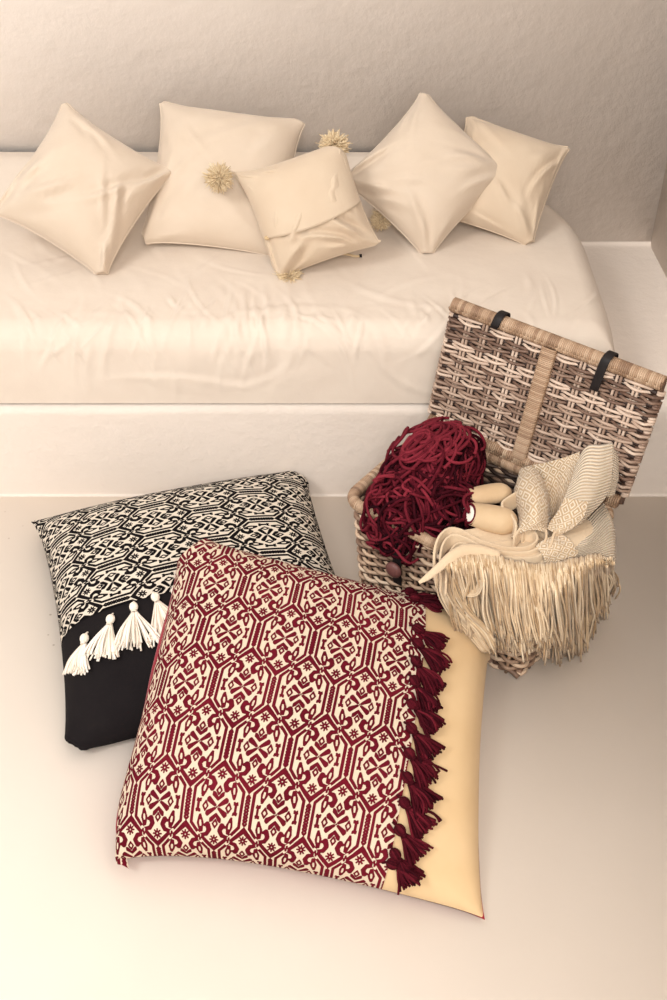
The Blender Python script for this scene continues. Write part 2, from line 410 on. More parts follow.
# ------------------------------------------------------------------ cushions on the daybed
def mattress_wall(P):
    P[..., 2] = np.maximum(P[..., 2], .398)
    P[..., 1] = np.minimum(P[..., 1], WY0 - .006)
    return P
def cushion(name, label, corners, size, mat, seed, fold=1.0, h=.075, hb=.05, group='plain cream cushions on the daybed', **kw):
    c = [np.asarray(x) for x in corners]
    P, uvn, nrm = solve_pillow(c, size, n=52, h=h, hb=hb, seed=seed, collide=mattress_wall, **kw)
    base = P.reshape(-1, 3).mean(0); base[2] = P[..., 2].min()
    r = empty(name, tuple(base), label, 'cushion', group)
    Q = P - base
    U_, V_ = uvn; g = np.random.default_rng(seed + 500); dd_ = np.zeros_like(U_)
    for q in range(26):
        cx_, cy_ = g.integers(0, 2), g.integers(0, 2); a = g.uniform(.1, 1.47); r0 = g.uniform(.12, .5)
        if q % 3 == 0: cx_, cy_ = 1 - (g.random() > .5), 1; a = g.uniform(.5, 1.3); r0 = g.uniform(.2, .6)
        dx_ = math.cos(a) * (1 if cx_ == 0 else -1); dy_ = math.sin(a) * (1 if cy_ == 0 else -1)
        x0, y0 = cx_ + dx_ * r0, cy_ + dy_ * r0; X_, Y_ = U_ - x0, V_ - y0
        al = X_ * dx_ + Y_ * dy_; pe = -X_ * dy_ + Y_ * dx_ + g.uniform(-1, 1) * al ** 2; ln = g.uniform(.07, .22); wd = g.uniform(.022, .04)
        dd_ += g.uniform(.001, .004) * fold * (np.exp(-(al / ln) ** 2 - (pe / wd) ** 2) - .6 * np.exp(-(al / ln) ** 2 - ((pe - 1.7 * wd) / wd) ** 2))
    dd_ *= np.clip(np.minimum(np.minimum(U_, 1 - U_), np.minimum(V_, 1 - V_)) / .05, 0, 1)
    Q = Q.copy(); Q[0] += nrm * dd_[..., None]
    f, b = pillow_meshes(Q, 150, mat, mat, r)
    seam(Q, .0018, mat, r)
    return r, P, base, nrm
def plane_pts(pts, p0, n):
    out = []
    for (x, y) in pts:
        d = ray(x, y); t = np.dot(p0 - CAM, n) / np.dot(d, n); out.append(CAM + d * t)
    return out
def side(c): # mean side lengths
    TL, TR, BL, BR = c
    return ((np.linalg.norm(TR - TL) + np.linalg.norm(BR - BL)) / 2, (np.linalg.norm(BL - TL) + np.linalg.norm(BR - TR)) / 2)
def nv(x, y, z): 
    v = np.array([x, y, z], float); return v / np.linalg.norm(v)
# C2 (second from left)
c2 = plane_pts([(162, 105), (302, 128), (150, 240), (273, 253)], W(212, 248, .410), nv(0, -.66, .75))
s = side(c2)
cushion('cushion', 'upright square cream cushion leaning on wall, second from the left behind pompom cushion', c2, (s[0] * 1.07, s[1] * 1.07), M['cushion'], 2)
# C1 (left, standing on its corner)
c1 = plane_pts([(66, 106), (166, 174), (-6, 214), (104, 267)], W(104, 267, .412), nv(.12, -.70, .70))
s = side(c1)
cushion('cushion', 'crumpled cream cushion standing on a corner at far left of the daybed', c1, (s[0] * 1.07, s[1] * 1.07), M['cushion'], 5, h=.085, crumple=.014, fold=3.0)
# C5 (far right)
c5 = plane_pts([(468, 121), (567, 149), (440, 215), (527, 237)], W(527, 237, .412), nv(-.05, -.70, .71))
s = side(c5)
cushion('cushion', 'small cream cushion at far right of the daybed, partly behind the diamond cushion', c5, (s[0] * 1.07, s[1] * 1.07), M['cushion2'], 9, h=.065, crumple=.010, fold=1.8)
# C4 (diamond)
c4 = plane_pts([(421, 98), (513, 172), (346, 184), (427, 246)], W(427, 246, .412), nv(.0, -.74, .67))
s = side(c4)
cushion('cushion', 'smooth cream cushion standing on its corner as a diamond, right of pompom cushion', c4, (s[0] * 1.07, s[1] * 1.07), M['cushion'], 12, h=.075, fold=1.4)
# C3 with pompoms, button flap
c3 = plane_pts([(231, 172), (336, 163), (289, 271), (380, 240)], W(288, 270, .412), nv(-.05, -.84, .54))
s = side(c3)
r3, P3, b3, n3 = cushion('pompom_cushion', 'smaller cream cushion with pompom corners and a buttoned flap, leaning in front of the others', c3, (s[0] * 1.07, s[1] * 1.07), M['cushion2'], 15, h=.07, crumple=.009, group=None, fold=2.6)
T3 = upsample(P3[0] - b3, 120, 120)
UU, VV_ = np.meshgrid(np.linspace(0, 1, 120), np.linspace(0, 1, 120), indexing='ij')
edge = lambda u: .60 + .06 * np.sin(u * 3.1) - .02 * u
ve = np.linspace(.01, 1, 60); ue = np.linspace(.02, .985, 90)
idx = lambda u, v: T3[(u * 119).astype(int), (v * 119).astype(int)]
def samp(T, u, v):
    N = T.shape[0]; x = np.clip(u * (N - 1), 0, N - 1.001); y = np.clip(v * (N - 1), 0, N - 1.001); i = x.astype(int); j = y.astype(int); fx = (x - i)[..., None]; fy = (y - j)[..., None]
    return (T[i, j] * (1 - fx) + T[i + 1, j] * fx) * (1 - fy) + (T[i, j + 1] * (1 - fx) + T[i + 1, j + 1] * fx) * fy
ug, vg = np.meshgrid(ue, ve, indexing='ij'); vg2 = vg * edge(ug)
FL = samp(T3, ug, vg2) + n3 * (.0015 + .004 * vg[..., None] ** 6)
fo = mk('flap', FL.reshape(-1, 3), gridF(90, 60, not facing(FL)), M['cushion2'], r3); sm = fo.modifiers.new('thick', 'SOLIDIFY'); sm.thickness = .002; sm.offset = 1
eu = np.linspace(.02, .985, 90)
mk_tubes('flap_hem', [(samp(T3, eu, edge(eu)) + n3 * .006, .0016, .3)], M['cushion2'], fo, 6)
def ball(c, r, squash=(1, 1, 1), n=12):
    th = np.linspace(0, math.pi, n); ph = np.linspace(0, 2 * math.pi, 2 * n)
    T, Pp = np.meshgrid(th, ph, indexing='ij')
    return np.stack([c[0] + r * squash[0] * np.sin(T) * np.cos(Pp), c[1] + r * squash[1] * np.sin(T) * np.sin(Pp), c[2] + r * squash[2] * np.cos(T)], -1), gridF(n, 2 * n, False)
for uu in (.10,):
    p = samp(T3, np.array(uu), edge(np.array(uu))) + n3 * .008
    V, F = ball(p, .006, (1, 1, .7)); mk('button', V.reshape(-1, 3), F, M['button'] if 0 else M['pompom'], r3, attrs={'tone': np.full(V.shape[0] * V.shape[1], .1)})
def pompom(parent, c, r, seed, name='pompom', mat='pompom', n=1500, flat=None):
    g = np.random.default_rng(seed); ps = []
    for k in range(n):
        d = g.normal(size=3); d /= np.linalg.norm(d)
        rr = r * g.uniform(.7, 1.02); b = g.normal(size=3) * .22 * r
        pts = [c + d * rr * t + b * t * t for t in np.linspace(.1, 1, 5)]
        ps.append((pts, np.array([.6, .9, 1, 1.0, .9]) * r * .034, g.uniform(.1, .9)))
    return mk_tubes(name, ps, M[mat], parent, 4)
for k, (px, py, y, rr) in enumerate([(219, 178, 2.17, .024), (334, 146, 2.28, .026), (289, 277, 2.08, .024), (381, 219, 2.25, .020)]):
    pompom(r3, WY(px, py, y) - b3, rr, 30 + k)
# loose tie with a dark tip coming out below the cushion
tp = [WY(330, 255, 2.165) - b3, WY(345, 254, 2.16) - b3, WY(355, 257, 2.155) - b3, WY(361, 256, 2.155) - b3]
for p in tp: p[2] = max(p[2], .404 - b3[2])
tp = catmull(tp, 14)
tie = mk_tubes('tie', [(tp, .0028, .4)], M['pompom'], r3, 6)
o = mk_tubes('tie_tip', [(tp[-3:] + np.array([0.002, 0, .001]), .0038, .5)], M['leather'], tie, 6); o['label'] = 'black tip of the tie'

# ------------------------------------------------------------------ embroidery tile
def tile(nx=112, ny=224, ss=3):
    """one lozenge of the repeat, x in [-233,233] across, y in [-437,437] along; 1 = coloured yarn"""
    X, Y = np.meshgrid((np.arange(nx * ss) + .5) / (nx * ss) * 466 - 233, (np.arange(ny * ss) + .5) / (ny * ss) * 874 - 437, indexing='ij')
    out = np.zeros_like(X)
    def seg(x, y, x0, y0, x1, y1, w0, w1):
        dx, dy = x1 - x0, y1 - y0; t = np.clip(((x - x0) * dx + (y - y0) * dy) / (dx * dx + dy * dy), 0, 1)
        return np.hypot(x - x0 - t * dx, y - y0 - t * dy) < (w0 + (w1 - w0) * t)
    for cx, cy in ((0, 0), (-233, -437), (233, -437), (-233, 437), (233, 437)):
        x = np.abs(X - cx); y = np.abs(Y - cy)
        # hexagon cell, vertices (233,100),(0,337)
        nl = math.hypot(237, 233); dd = ((233 * 337) - (237 * x + 233 * y)) / nl; dv = 233 - x
        dd = dd + 2.5 * np.clip(1 - np.abs(x - 125) / 110, 0, 1)
        inside = (dd > 0) & (dv > 0)
        di = np.minimum(dd, dv - 25)
        m = (di > 7) & (di < 29) & inside
        m |= inside & (dd > 7) & (dd < 40 - x * .1) & (x < 90)
        # hooks hanging from the shoulders of the cap
        m |= seg(x, y, 108, 200, 62, 190, 11, 15) | seg(x, y, 62, 190, 42, 156, 15, 17) | seg(x, y, 42, 156, 58, 124, 17, 20) | seg(x, y, 58, 124, 80, 130, 18, 10)
        m &= ~(np.hypot((x - 78), (y - 160) * .8) < 13)
        # white bridge with its dark dash
        br = (np.abs(x - 121) < 17) & (np.abs(y - 217) < 40) & (dd > -14) & (dd < 26)
        m &= ~br
        m |= (np.abs(x - 121) < 7) & (np.abs(y - 217) < 20) & (dd > -4)
        # zigzag column on the straight side
        zg = (np.abs((((y + x * .0) / 11.0) % 2) - 1) * 8)
        m |= (dv < 14 + zg) & (y < 112 - dv * .8) & (dv >= -40)
        m &= ~((dv < 8) & (dv >= -8) & ((((y + dv) / 11.0) % 2) < .5) & (y < 100))
        # centre flower: four diagonal petals round a small square
        m |= (np.abs(y - .72 * x) < 8 + x * .22) & (x > 6) & (y > 3) & (x < 84) & (y < 68) & (x + y > 14) & (x + y < 138)
        m |= (x + y < 7)
        # chevrons pointing at the flower
        m |= (y > 40 + .80 * x) & (y < 78 + .80 * x) & (x < 46) & (y < 104)
        q = x / 26 + np.abs(y - 113) / 36; m &= ~(q < 1.28); m |= ((q < 1.0) & (q > .48))
        q = np.abs(x - 92) / 26 + y / 41; m &= ~(q < 1.25); m |= ((q < 1.0) & (q > .50))
        # outer bones
        m |= (np.abs(x - 148 + (y / 46) ** 2 * 4) < np.where(y > 24, 18, 9)) & (y < 47) & ~((x > 142) & (y > 42) & (x < 150))
        # leaves with a pale eye
        def leaf(s):
            lx, ly = x - 116, y - 118; c_, s_ = math.cos(.16), math.sin(.16); ax, ay = lx * c_ + ly * s_, -lx * s_ + ly * c_
            wv = np.where(ay > 0, 27 - (ay / 62) * 16, 27 - (-ay / 62) * 20) * s
            return (np.abs(ax) < wv) & (np.abs(ay) < 60 * s)
        m |= leaf(1.0) & (dd > 22); m &= ~leaf(.38)
        # eight armed star at each end
        sy_ = y - 226; ang = np.arctan2(sy_, x); rr = np.hypot(x, sy_)
        star = (rr < 37) & (rr > 7) & (np.minimum(np.minimum(np.abs(x), np.abs(sy_)), np.minimum(np.abs(x - sy_), np.abs(x + sy_)) * .707) < 5.5)
        m = np.where((rr < 42) & (dd > 40 - x * .1), star, m)
        out = np.maximum(out, m & ((dd > -8) & (dv > -14)))
    out = out.reshape(nx, ss, ny, ss).mean((1, 3))
    return out
TILE = tile()
def stitch_value(sx, sy, S, L, phx, phy):
    """sx across in metres, sy along in metres"""
    nx, ny = TILE.shape
    fx = ((sx - phx) / S + .5) % 1.0 * nx - .5; fy = ((sy - phy) / L + .5) % 1.0 * ny - .5
    i = np.floor(fx).astype(int); j = np.floor(fy).astype(int); a = fx - i; b = fy - j
    t = lambda p, q: TILE[p % nx, q % ny]
    return (t(i, j) * (1 - a) + t(i + 1, j) * a) * (1 - b) + (t(i, j + 1) * (1 - a) + t(i + 1, j + 1) * a) * b

def tassel(name, parent, head, surf_dir, nrm, length, mat, seed, spread=.5, hr=.008, n=46, droop=0.0, bend=None, curl=.12):
    g = np.random.default_rng(seed); head = np.asarray(head, float); d = surf_dir / np.linalg.norm(surf_dir)
    d = d - nrm * d.dot(nrm); d /= np.linalg.norm(d); sdv = np.cross(nrm, d); ps = []
    c = head + nrm * hr * .9
    # stem cord and knotted head
    ps.append(([c - d * hr * 1.9 - nrm * hr * .6, c - d * hr, c], hr * .28, .4))
    for k in range(22):
        a = k / 22 * 2 * math.pi; pts = []
        for t in np.linspace(0, math.pi, 8):
            rr = hr * (.25 + .75 * math.sin(t)); pts.append(c + d * (-math.cos(t) * hr) + (math.cos(a) * sdv + math.sin(a) * nrm) * rr * .9)
        ps.append((pts, hr * .2, g.uniform(.2, .7)))
    # binding round the neck
    nk = c + d * hr * 1.1
    for q in range(3):
        ps.append(([nk + d * (q * .0012) + (math.cos(t) * sdv + math.sin(t) * nrm) * hr * .55 for t in np.linspace(0, 2 * math.pi, 14)], hr * .16, .3))
    for k in range(n):
        a = g.uniform(0, 2 * math.pi); q = g.uniform(0, 1) ** .5
        ln = length * g.uniform(.85, 1.08); pts = []
        lat = math.cos(a) * q; lif = math.sin(a) * q; w = g.normal(size=3) * curl
        for t in np.linspace(0, 1, 9):
            off = lat * (hr * .5 + ln * spread * t ** 1.1); z = hr * .1 + (lif * .5 + .5) * (hr * .6 + ln * spread * .36 * math.sin(t * 2.3))
            p = nk + d * ln * t + sdv * off + nrm * (z - hr * .9 - 0 * t) + w * ln * .35 * math.sin(t * 3) * t
            if bend is not None: p = p + bend * ln * t * t
            pts.append(p)
        ps.append((pts, hr * .24, g.uniform(.1, .9)))
    return mk_tubes(name, ps, M[mat], parent, 5)

def big_pillow(name, label, P, nrm, size, axis, frac, S, L, anchor_px, mat_pat, mat_plain, mat_back, plain_label, back_label=None):
    """axis 0: pattern covers u<frac, long axis along v; axis 1: pattern covers v<frac, long axis along u"""
    base = P.reshape(-1, 3).mean(0); base[2] = P[..., 2].min()
    root = empty(name, tuple(base), label, 'cushion')
    N = 561
    A = upsample(P[0], N, N); fl = not facing(A)
    pp = proj(A); k = np.argmin(np.sum((pp - np.array(anchor_px)) ** 2, -1)); ai, aj = divmod(k, N)
    sx = np.linspace(0, 1, N) * size[0]; sy = np.linspace(0, 1, N) * size[1]
    SXX, SYY = np.meshgrid(sx, sy, indexing='ij')
    if axis == 0: st = stitch_value(SXX, SYY, S, L, sx[ai], sy[aj])
    else: st = stitch_value(SYY, SXX, S, L, sy[aj], sx[ai])
    c = int(frac * (N - 1))
    Al = A - base
    # the knit panel stands a touch proud and bumpy
    Al = Al + nrm * (st * .0009)[..., None]
    if axis == 0: pa, sa, pb = Al[:c + 1], st[:c + 1], A[c - 2:] - base
    else: pa, sa, pb = Al[:, :c + 1], st[:, :c + 1], A[:, c - 2:] - base
    pb = pb - nrm * .0012
    mk('patterned_panel', (pa + nrm * .0012).reshape(-1, 3), gridF(*pa.shape[:2], fl), mat_pat, root, attrs={'stitch': sa})
    pb = pb[::3, ::3]
    o = mk('plain_panel', pb.reshape(-1, 3), gridF(*pb.shape[:2], fl), mat_plain, root); o['label'] = plain_label
    B = upsample(P[1], 200, 200) - base
    o = mk('back_cover', B.reshape(-1, 3), gridF(200, 200, not fl), mat_back, root)
    if back_label: o['label'] = back_label
    return root, base, A

# black pillow on the floor
kTL, kTR, kBL = W(31, 522, .035), W(289, 487, .055), W(84, 736, .02)
kBR = kBL + (kTR - kTL) * np.array([1, 1, 0]) * 1.0
kc = [kTL, kTR, kBL, kBR]; ksz = (np.linalg.norm(kTR - kTL) * 1.04, np.linalg.norm(kTL - kBL) * 1.04)
def kcol(P):
    P[..., 2] = np.maximum(P[..., 2], .002); P[..., 1] = np.minimum(P[..., 1], BY - .006 - 0 * P[..., 2]); return P
PK, _, nk = solve_pillow(kc, ksz, n=64, h=.105, hb=.05, seed=21, collide=kcol, press=1.0, crumple=.003, fat=.5)
k_root, k_base, KA = big_pillow('floor_cushion', 'black and white embroidered floor cushion with plain black panel and white tassels, against the bench', PK, nk, ksz, 1, .60,
    .086, .178, (107, 548), M['black_stitch'], M['black'], M['black'], 'plain black panel')
# height map of the black pillow for the red one to rest on
HM = np.zeros((220, 220)); hx0, hy0, hs = -.8, 1.0, .0055
gi = ((KA[..., 0] - hx0) / hs).astype(int).ravel(); gj = ((KA[..., 1] - hy0) / hs).astype(int).ravel()
ok = (gi >= 0) & (gi < 220) & (gj >= 0) & (gj < 220); np.maximum.at(HM, (gi[ok], gj[ok]), KA[..., 2].ravel()[ok])
# red pillow
rBL, rBR, rTL, rTR = W(129, 869, .02), W(485, 920, .01), W(212, 560, .185), W(496, 640, .045)
rc = [rTL, rTR, rBL, rBR]; rsz = (np.linalg.norm(rBR - rBL) * 1.085, np.linalg.norm(rTL - rBL) * 1.04)
EA = np.array([.017, 1.573]); E1 = np.array([.316, -.24]); E1 /= np.linalg.norm(E1); E2 = np.array([-E1[1], E1[0]])
def rcol(P):
    P[..., 2] = np.maximum(P[..., 2], .002)
    i = np.clip(((P[..., 0] - hx0) / hs), 0, 218.9); j = np.clip(((P[..., 1] - hy0) / hs), 0, 218.9); ii = i.astype(int); jj = j.astype(int)
    inside = (P[..., 0] > hx0) & (P[..., 1] > hy0)
    h = np.maximum(HM[ii, jj], np.maximum(HM[ii + 1, jj], HM[ii, jj + 1])) * inside
    P[..., 2] = np.maximum(P[..., 2], np.where(h > 0, h + .003, 0))
    # the basket's front wall
    d = (P[..., :2] - EA) @ E2; a = (P[..., :2] - EA) @ E1
    push = np.where((d > -.012) & (a > -.02) & (P[..., 2] < .24) & (d < .1), d + .012, 0)
    P[..., :2] -= push[..., None] * E2
    return P
PR, _, nr = solve_pillow(rc, rsz, n=64, h=.10, hb=.07, seed=33, collide=rcol, press=1.0, crumple=.003, fat=.5)
r_root, r_base, RA = big_pillow('floor_cushion', 'crimson and cream embroidered floor cushion with tan panel and dark red tassels, in the foreground', PR, nr, rsz, 0, .742,
    .0865, .178, (301, 695), M['red_stitch'], M['tan'], M['redback'], 'plain tan panel', 'crimson backing')
def surf(A, px, py):
    pp = proj(A); k = np.argmin(np.sum((pp - np.array([px, py])) ** 2, -1)); return np.unravel_index(k, pp.shape[:2])
def snorm(A, i, j, up=True):
    i = min(max(i, 4), A.shape[0] - 5); j = min(max(j, 4), A.shape[1] - 5)
    n = np.cross(A[i + 4, j] - A[i - 4, j], A[i, j + 4] - A[i, j - 4]); n /= np.linalg.norm(n); return n if n[2] > 0 else -n
def add_tassels(A, base, root, lst, mat, hr, pfx):
    for k, (hx, hy, ex, ey, sp) in enumerate(lst):
        i, j = surf(A, hx, hy); i2, j2 = surf(A, ex, ey); n = snorm(A, i, j); n = (n + snorm(A, i2, j2)); n /= np.linalg.norm(n)
        p, e = A[i, j], A[i2, j2]
        tassel('tassel', root, p - base + n * .001, e - p, n, np.linalg.norm(e - p) * (.82 if pfx == 200 else 1.05), mat, pfx + k, spread=sp * (.8 if pfx == 200 else 1.25), hr=hr, curl=.34 if pfx == 200 else .12, n=52 if pfx == 200 else 56)
add_tassels(KA, k_base, k_root, [(87, 640, 80, 668, .42), (112, 621, 103, 654, .42), (135, 609, 136, 644, .5), (156, 599, 168, 632, .42), (176, 594, 186, 612, .42)], 'tassel_white', .0072, 100)
add_tassels(RA, r_base, r_root, [(411, 588, 434, 604, .5), (413, 602, 438, 608, .8), (416, 631, 442, 648, .6), (416, 646, 444, 672, .6), (414, 664, 438, 694, .6), (413, 683, 434, 714, .6),
    (411, 706, 436, 732, .7), (410, 730, 434, 758, .7), (408, 755, 432, 784, .7), (406, 779, 428, 810, .7), (403, 804, 426, 834, .7), (399, 831, 420, 858, .7), (395, 853, 412, 882, .7), (391, 868, 400, 892, .6)], 'tassel_red', .0080, 200)

# ------------------------------------------------------------------ wicker basket
A0, B0, C0, D0 = np.array([.017, 1.573]), np.array([.191, 1.772]), np.array([.507, 1.532]), np.array([.333, 1.333])
BC = (A0 + C0) / 2; BRZ = math.atan2(-.24, .316)
LX, LY, BH = .397 / 2, .264 / 2, .238
basket = empty('wicker_basket', (BC[0], BC[1], 0), 'open rectangular wicker hamper with its lid up, standing on floor before the bench', 'basket', rz=BRZ)
def rrect(hx, hy, r, n):
    """n points on a rounded rectangle, equal arc length, with outward normals"""
    segs = []; k = 40
    for cx, cy, a0 in ((hx - r, hy - r, 0), (-hx + r, hy - r, 90), (-hx + r, -hy + r, 180), (hx - r, -hy + r, 270)):
        for a in np.radians(np.linspace(a0, a0 + 90, k)): segs.append((cx + r * math.cos(a), cy + r * math.sin(a)))
    segs.append(segs[0]); s = np.array(segs); d = np.r_[0, np.cumsum(np.linalg.norm(np.diff(s, axis=0), axis=1))]
    q = np.linspace(0, d[-1], n, endpoint=False); p = np.stack([np.interp(q, d, s[:, 0]), np.interp(q, d, s[:, 1])], -1)
    t = np.roll(p, -1, 0) - np.roll(p, 1, 0); t /= np.linalg.norm(t, axis=1, keepdims=True)
    return p, np.stack([t[:, 1], -t[:, 0]], -1)
NST = 46; NP = NST * 8
ps = []; rows = 21
sc = lambda z: .925 + .075 * (z / BH)
for rI in range(rows):
    z = .006 + (BH - .022) * rI / (rows - 1)
    for half in (0,):
        p, nrm2 = rrect((LX - .004) * sc(z), (LY - .004) * sc(z), .028, NP)
        ph = (np.arange(NP) / NP) * NST * math.pi + (rI % 2) * math.pi
        off = .0042 * np.cos(ph)
        q = np.zeros((NP + 1, 3)); q[:NP, :2] = p + nrm2 * off[:, None]; q[:NP, 2] = z + .0012 * np.sin(ph * .37 + rI) ; q[NP] = q[0]
        ps.append((q, .0040 + .0004 * rng.normal(), rng.uniform(.25, .9)))
        # second rod of the pair, just inside, coloured dark as shade between the rods
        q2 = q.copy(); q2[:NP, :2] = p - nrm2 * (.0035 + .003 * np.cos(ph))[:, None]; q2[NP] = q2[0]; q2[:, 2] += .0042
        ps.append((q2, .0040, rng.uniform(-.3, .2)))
body = mk_tubes('basket_wall', ps, M['wicker'], basket, 6)
# stakes
ps = []
for k in range(NST):
    i = k * 8 + 0
    pts = []
    for z in np.linspace(.0, BH - .004, 6):
        p, nn = rrect((LX - .004) * sc(z), (LY - .004) * sc(z), .028, NP); pts.append((p[i, 0], p[i, 1], z))
    ps.append((pts, .0036, rng.uniform(.1, .6)))
mk_tubes('stakes', ps, M['wicker'], basket, 6)
# woven bottom
ps = []
for k in range(24):
    y = -LY * .9 + k * (LY * 1.8 / 23); x = np.linspace(-LX * .9, LX * .9, 60); ps.append((np.stack([x, 0 * x + y, .008 + .004 * np.cos(x * 120 + k * math.pi)], -1), .0052, rng.uniform(0, .5)))
mk_tubes('basket_bottom', ps, M['wicker'], basket, 5)
# bound rims: a core with a fine coil of split cane round it
def bound(pts, r, pitch, seed, wire=.0021, closed=False):
    g = np.random.default_rng(seed); pts = np.asarray(pts, float)
    d = np.r_[0, np.cumsum(np.linalg.norm(np.diff(pts, axis=0), axis=1))]
    nturn = int(d[-1] / pitch); out = [(pts, r * .9, .2)]
    per = 10; q = np.linspace(0, d[-1], nturn * per)
    C = np.stack([np.interp(q, d, pts[:, k]) for k in range(3)], -1); t = np.gradient(C, axis=0); t /= np.linalg.norm(t, axis=1, keepdims=True)
    ref = np.array([0, 0, 1.0]); 
    if abs(t[0, 2]) > .8: ref = np.array([0, 1.0, 0])
    a = np.cross(t, ref); a /= np.linalg.norm(a, axis=1, keepdims=True); b = np.cross(t, a)
    th = np.arange(len(q)) * 2 * math.pi / per
    coil = C + r * (np.cos(th)[:, None] * a + np.sin(th)[:, None] * b)
    # break the coil into wraps with slightly different tone
    step = per * 2
    for s in range(0, len(q) - 1, step):
        seg_ = coil[s:s + step + 1]
        if len(seg_) > 2: out.append((seg_, wire, g.uniform(.2, .9)))
    return out
p, nn = rrect(LX, LY, .03, 260); rim = np.concatenate([np.c_[p, np.full(len(p), BH)], [[p[0, 0], p[0, 1], BH]]])
mk_tubes('rim', bound(rim, .0095, .0034, 1), M['binding'], basket, 5)
# lid, hinged on the back edge
LT = math.radians(72.5); LD = np.array([0, math.cos(LT), math.sin(LT)]); LN = np.array([0, -math.sin(LT), math.cos(LT)]); LL = .236
L0 = np.array([0, LY + .008, BH + .012])
def lid_pt(x, l, n=0.0):
    x = np.asarray(x, float); l = np.asarray(l, float); n = np.asarray(n, float)
    wd = 1.0 + .02 * l / LL
    return L0 + np.stack([x * wd, 0 * x, 0 * x], -1) + l[..., None] * LD + n[..., None] * LN if np.ndim(l) else L0 + np.array([x * wd, 0, 0]) + l * LD + n * LN
ps = []; R = 17; cols = np.concatenate([np.linspace(-.155, -.032, 4), np.linspace(.032, .155, 4)])
cols = np.array([-.166, -.132, -.098, -.064, -.030, .030, .064, .098, .132, .166])
HW = LX + .002
for rI in range(R):
    l0 = .020 + (LL - .040) * rI / (R - 1)
    x = np.linspace(-HW, HW, 190); ph = (np.abs(x) - .030) / .034 * math.pi + (rI % 2) * math.pi
    for half in (0, 1, 2):
        l = l0 + (-.0033 if half == 0 else .0033) + .0008 * np.sin(x * 60 + rI * 2 + half * 3)
        n = .0062 * np.cos(ph)
        if half == 2: n = -.007 - .003 * np.cos(ph); l = l0 + np.zeros_like(x)
        l = l + .0012 * np.cos(ph) * (1 if half == 1 else -1) * (half < 2)
        P_ = lid_pt(x, l, n + .002)
        # wrap round the side rods: curl back at the ends
        def curl(sgn):
            a = np.linspace(0, 1.5 * math.pi, 10)[1:]
            return lid_pt(sgn * (HW + .010 * np.sin(a)), np.full(9, l0 + (l[0] - l0)), -.008 + .010 * np.cos(a))
        P_ = np.concatenate([curl(-1)[::-1], P_, curl(1)]) if half < 2 else P_
        ps.append((P_, (.0027 + .0004 * rng.random()) if half < 2 else .0050, rng.uniform(.25, 1) if half < 2 else -.4))  # back strands get a dark tone that puts shade into the weave gaps
lid = mk_tubes('lid', ps, M['wicker_lid'], basket, 6); lid['label'] = 'open lid seen from its inner side'
ps = []
for cx in cols:
    for e in (-.0035, .0035):
        l = np.linspace(.004, LL - .004, 40); ps.append((lid_pt(np.full(40, cx + e), l, np.full(40, .002)), .0028, rng.uniform(.4, 1)))
for sgn in (-1, 1):
    l = np.linspace(0, LL, 20); ps.append((lid_pt(np.full(20, sgn * HW), l, np.full(20, -.008)), .008, .2))
    ps.append((lid_pt(np.full(20, sgn * (HW - .022)), l, np.full(20, -.004)), .005, .15))
mk_tubes('lid_stakes', ps, M['wicker_lid'], lid, 6)
xx = np.linspace(-HW - .006, HW + .006, 60)
o = mk_tubes('lid_rim', bound(lid_pt(xx, np.full(60, LL), np.full(60, 0.0)), .0125, .0036, 2), M['binding'], lid, 5)
o = mk_tubes('lid_rim', bound(lid_pt(xx * .98, np.full(60, .004), np.full(60, .002)), .0115, .0040, 3), M['binding'], lid, 5)
# broad crossbar with flat binding
l = np.linspace(.008, LL - .008, 70); ps = []
for k, lv in enumerate(np.linspace(.010, LL - .012, 66)):
    a = np.linspace(0, 2 * math.pi, 17); ps.append((lid_pt(.013 * np.sign(np.cos(a)) * np.abs(np.cos(a)) ** .5, np.full(17, lv), .0085 + .0055 * np.sign(np.sin(a)) * np.abs(np.sin(a)) ** .6), .0021, .35 + .5 * rng.random()))
mk_tubes('crossbar', ps, M['binding'], lid, 5)
def strip(pts, wdir, w, mat, name, parent, th=.0025, n=24, taper=None):
    P_ = catmull(pts, n); wdir = np.asarray(wdir, float); wdir /= np.linalg.norm(wdir)
    ws = np.full(n, w) if taper is None else np.interp(np.linspace(0, 1, n), *taper) * w
    V = np.stack([P_ - wdir * ws[:, None] / 2, P_, P_ + wdir * ws[:, None] / 2], 1)
    o = mk(name, V.reshape(-1, 3), gridF(n, 3), mat, parent); m = o.modifiers.new('t', 'SOLIDIFY'); m.thickness = th; m.offset = 0
    m = o.modifiers.new('b', 'BEVEL'); m.width = .0007; m.segments = 2
    return o
for x, dn in ((-.108, .012), (.103, .052)):
    wr = .017
    pts = [lid_pt(x - .004, LL - dn, .012), lid_pt(x, LL - .004, .0165), lid_pt(x + .002, LL + .012, .0125), lid_pt(x + .003, LL + .0185, 0.0), lid_pt(x + .003, LL + .012, -.014), lid_pt(x + .003, LL - .03, -.019)]
    o = strip(pts, (1, 0, 0), .0165, M['leather'], 'strap', lid); o['label'] = 'black leather strap over the lid edge'
for x in (-.135, .125):
    pts = [lid_pt(x, .032, .013), lid_pt(x, .010, .0165), np.array([x, LY - .008, BH + .014]), np.array([x, LY - .020, BH + .004]), np.array([x, LY - .022, BH - .03])]
    strip(pts, (1, 0, 0), .018, M['leather'], 'hinge_strap', lid)
# front strap and toggle
fx = -.078
strip([np.array([fx, -LY - .014, BH - .004]), np.array([fx, -LY - .013, BH - .03]), np.array([fx, -LY * sc(.15) - .012, .14]), np.array([fx, -LY * sc(.1) - .010, .10])], (1, 0, 0), .018, M['leather'], 'front_strap', basket)
V, F = ball(np.array([fx, -LY - .020, BH - .090]), .0165, (1, .55, 1)); mk('toggle', V.reshape(-1, 3), F, M['button'], basket)

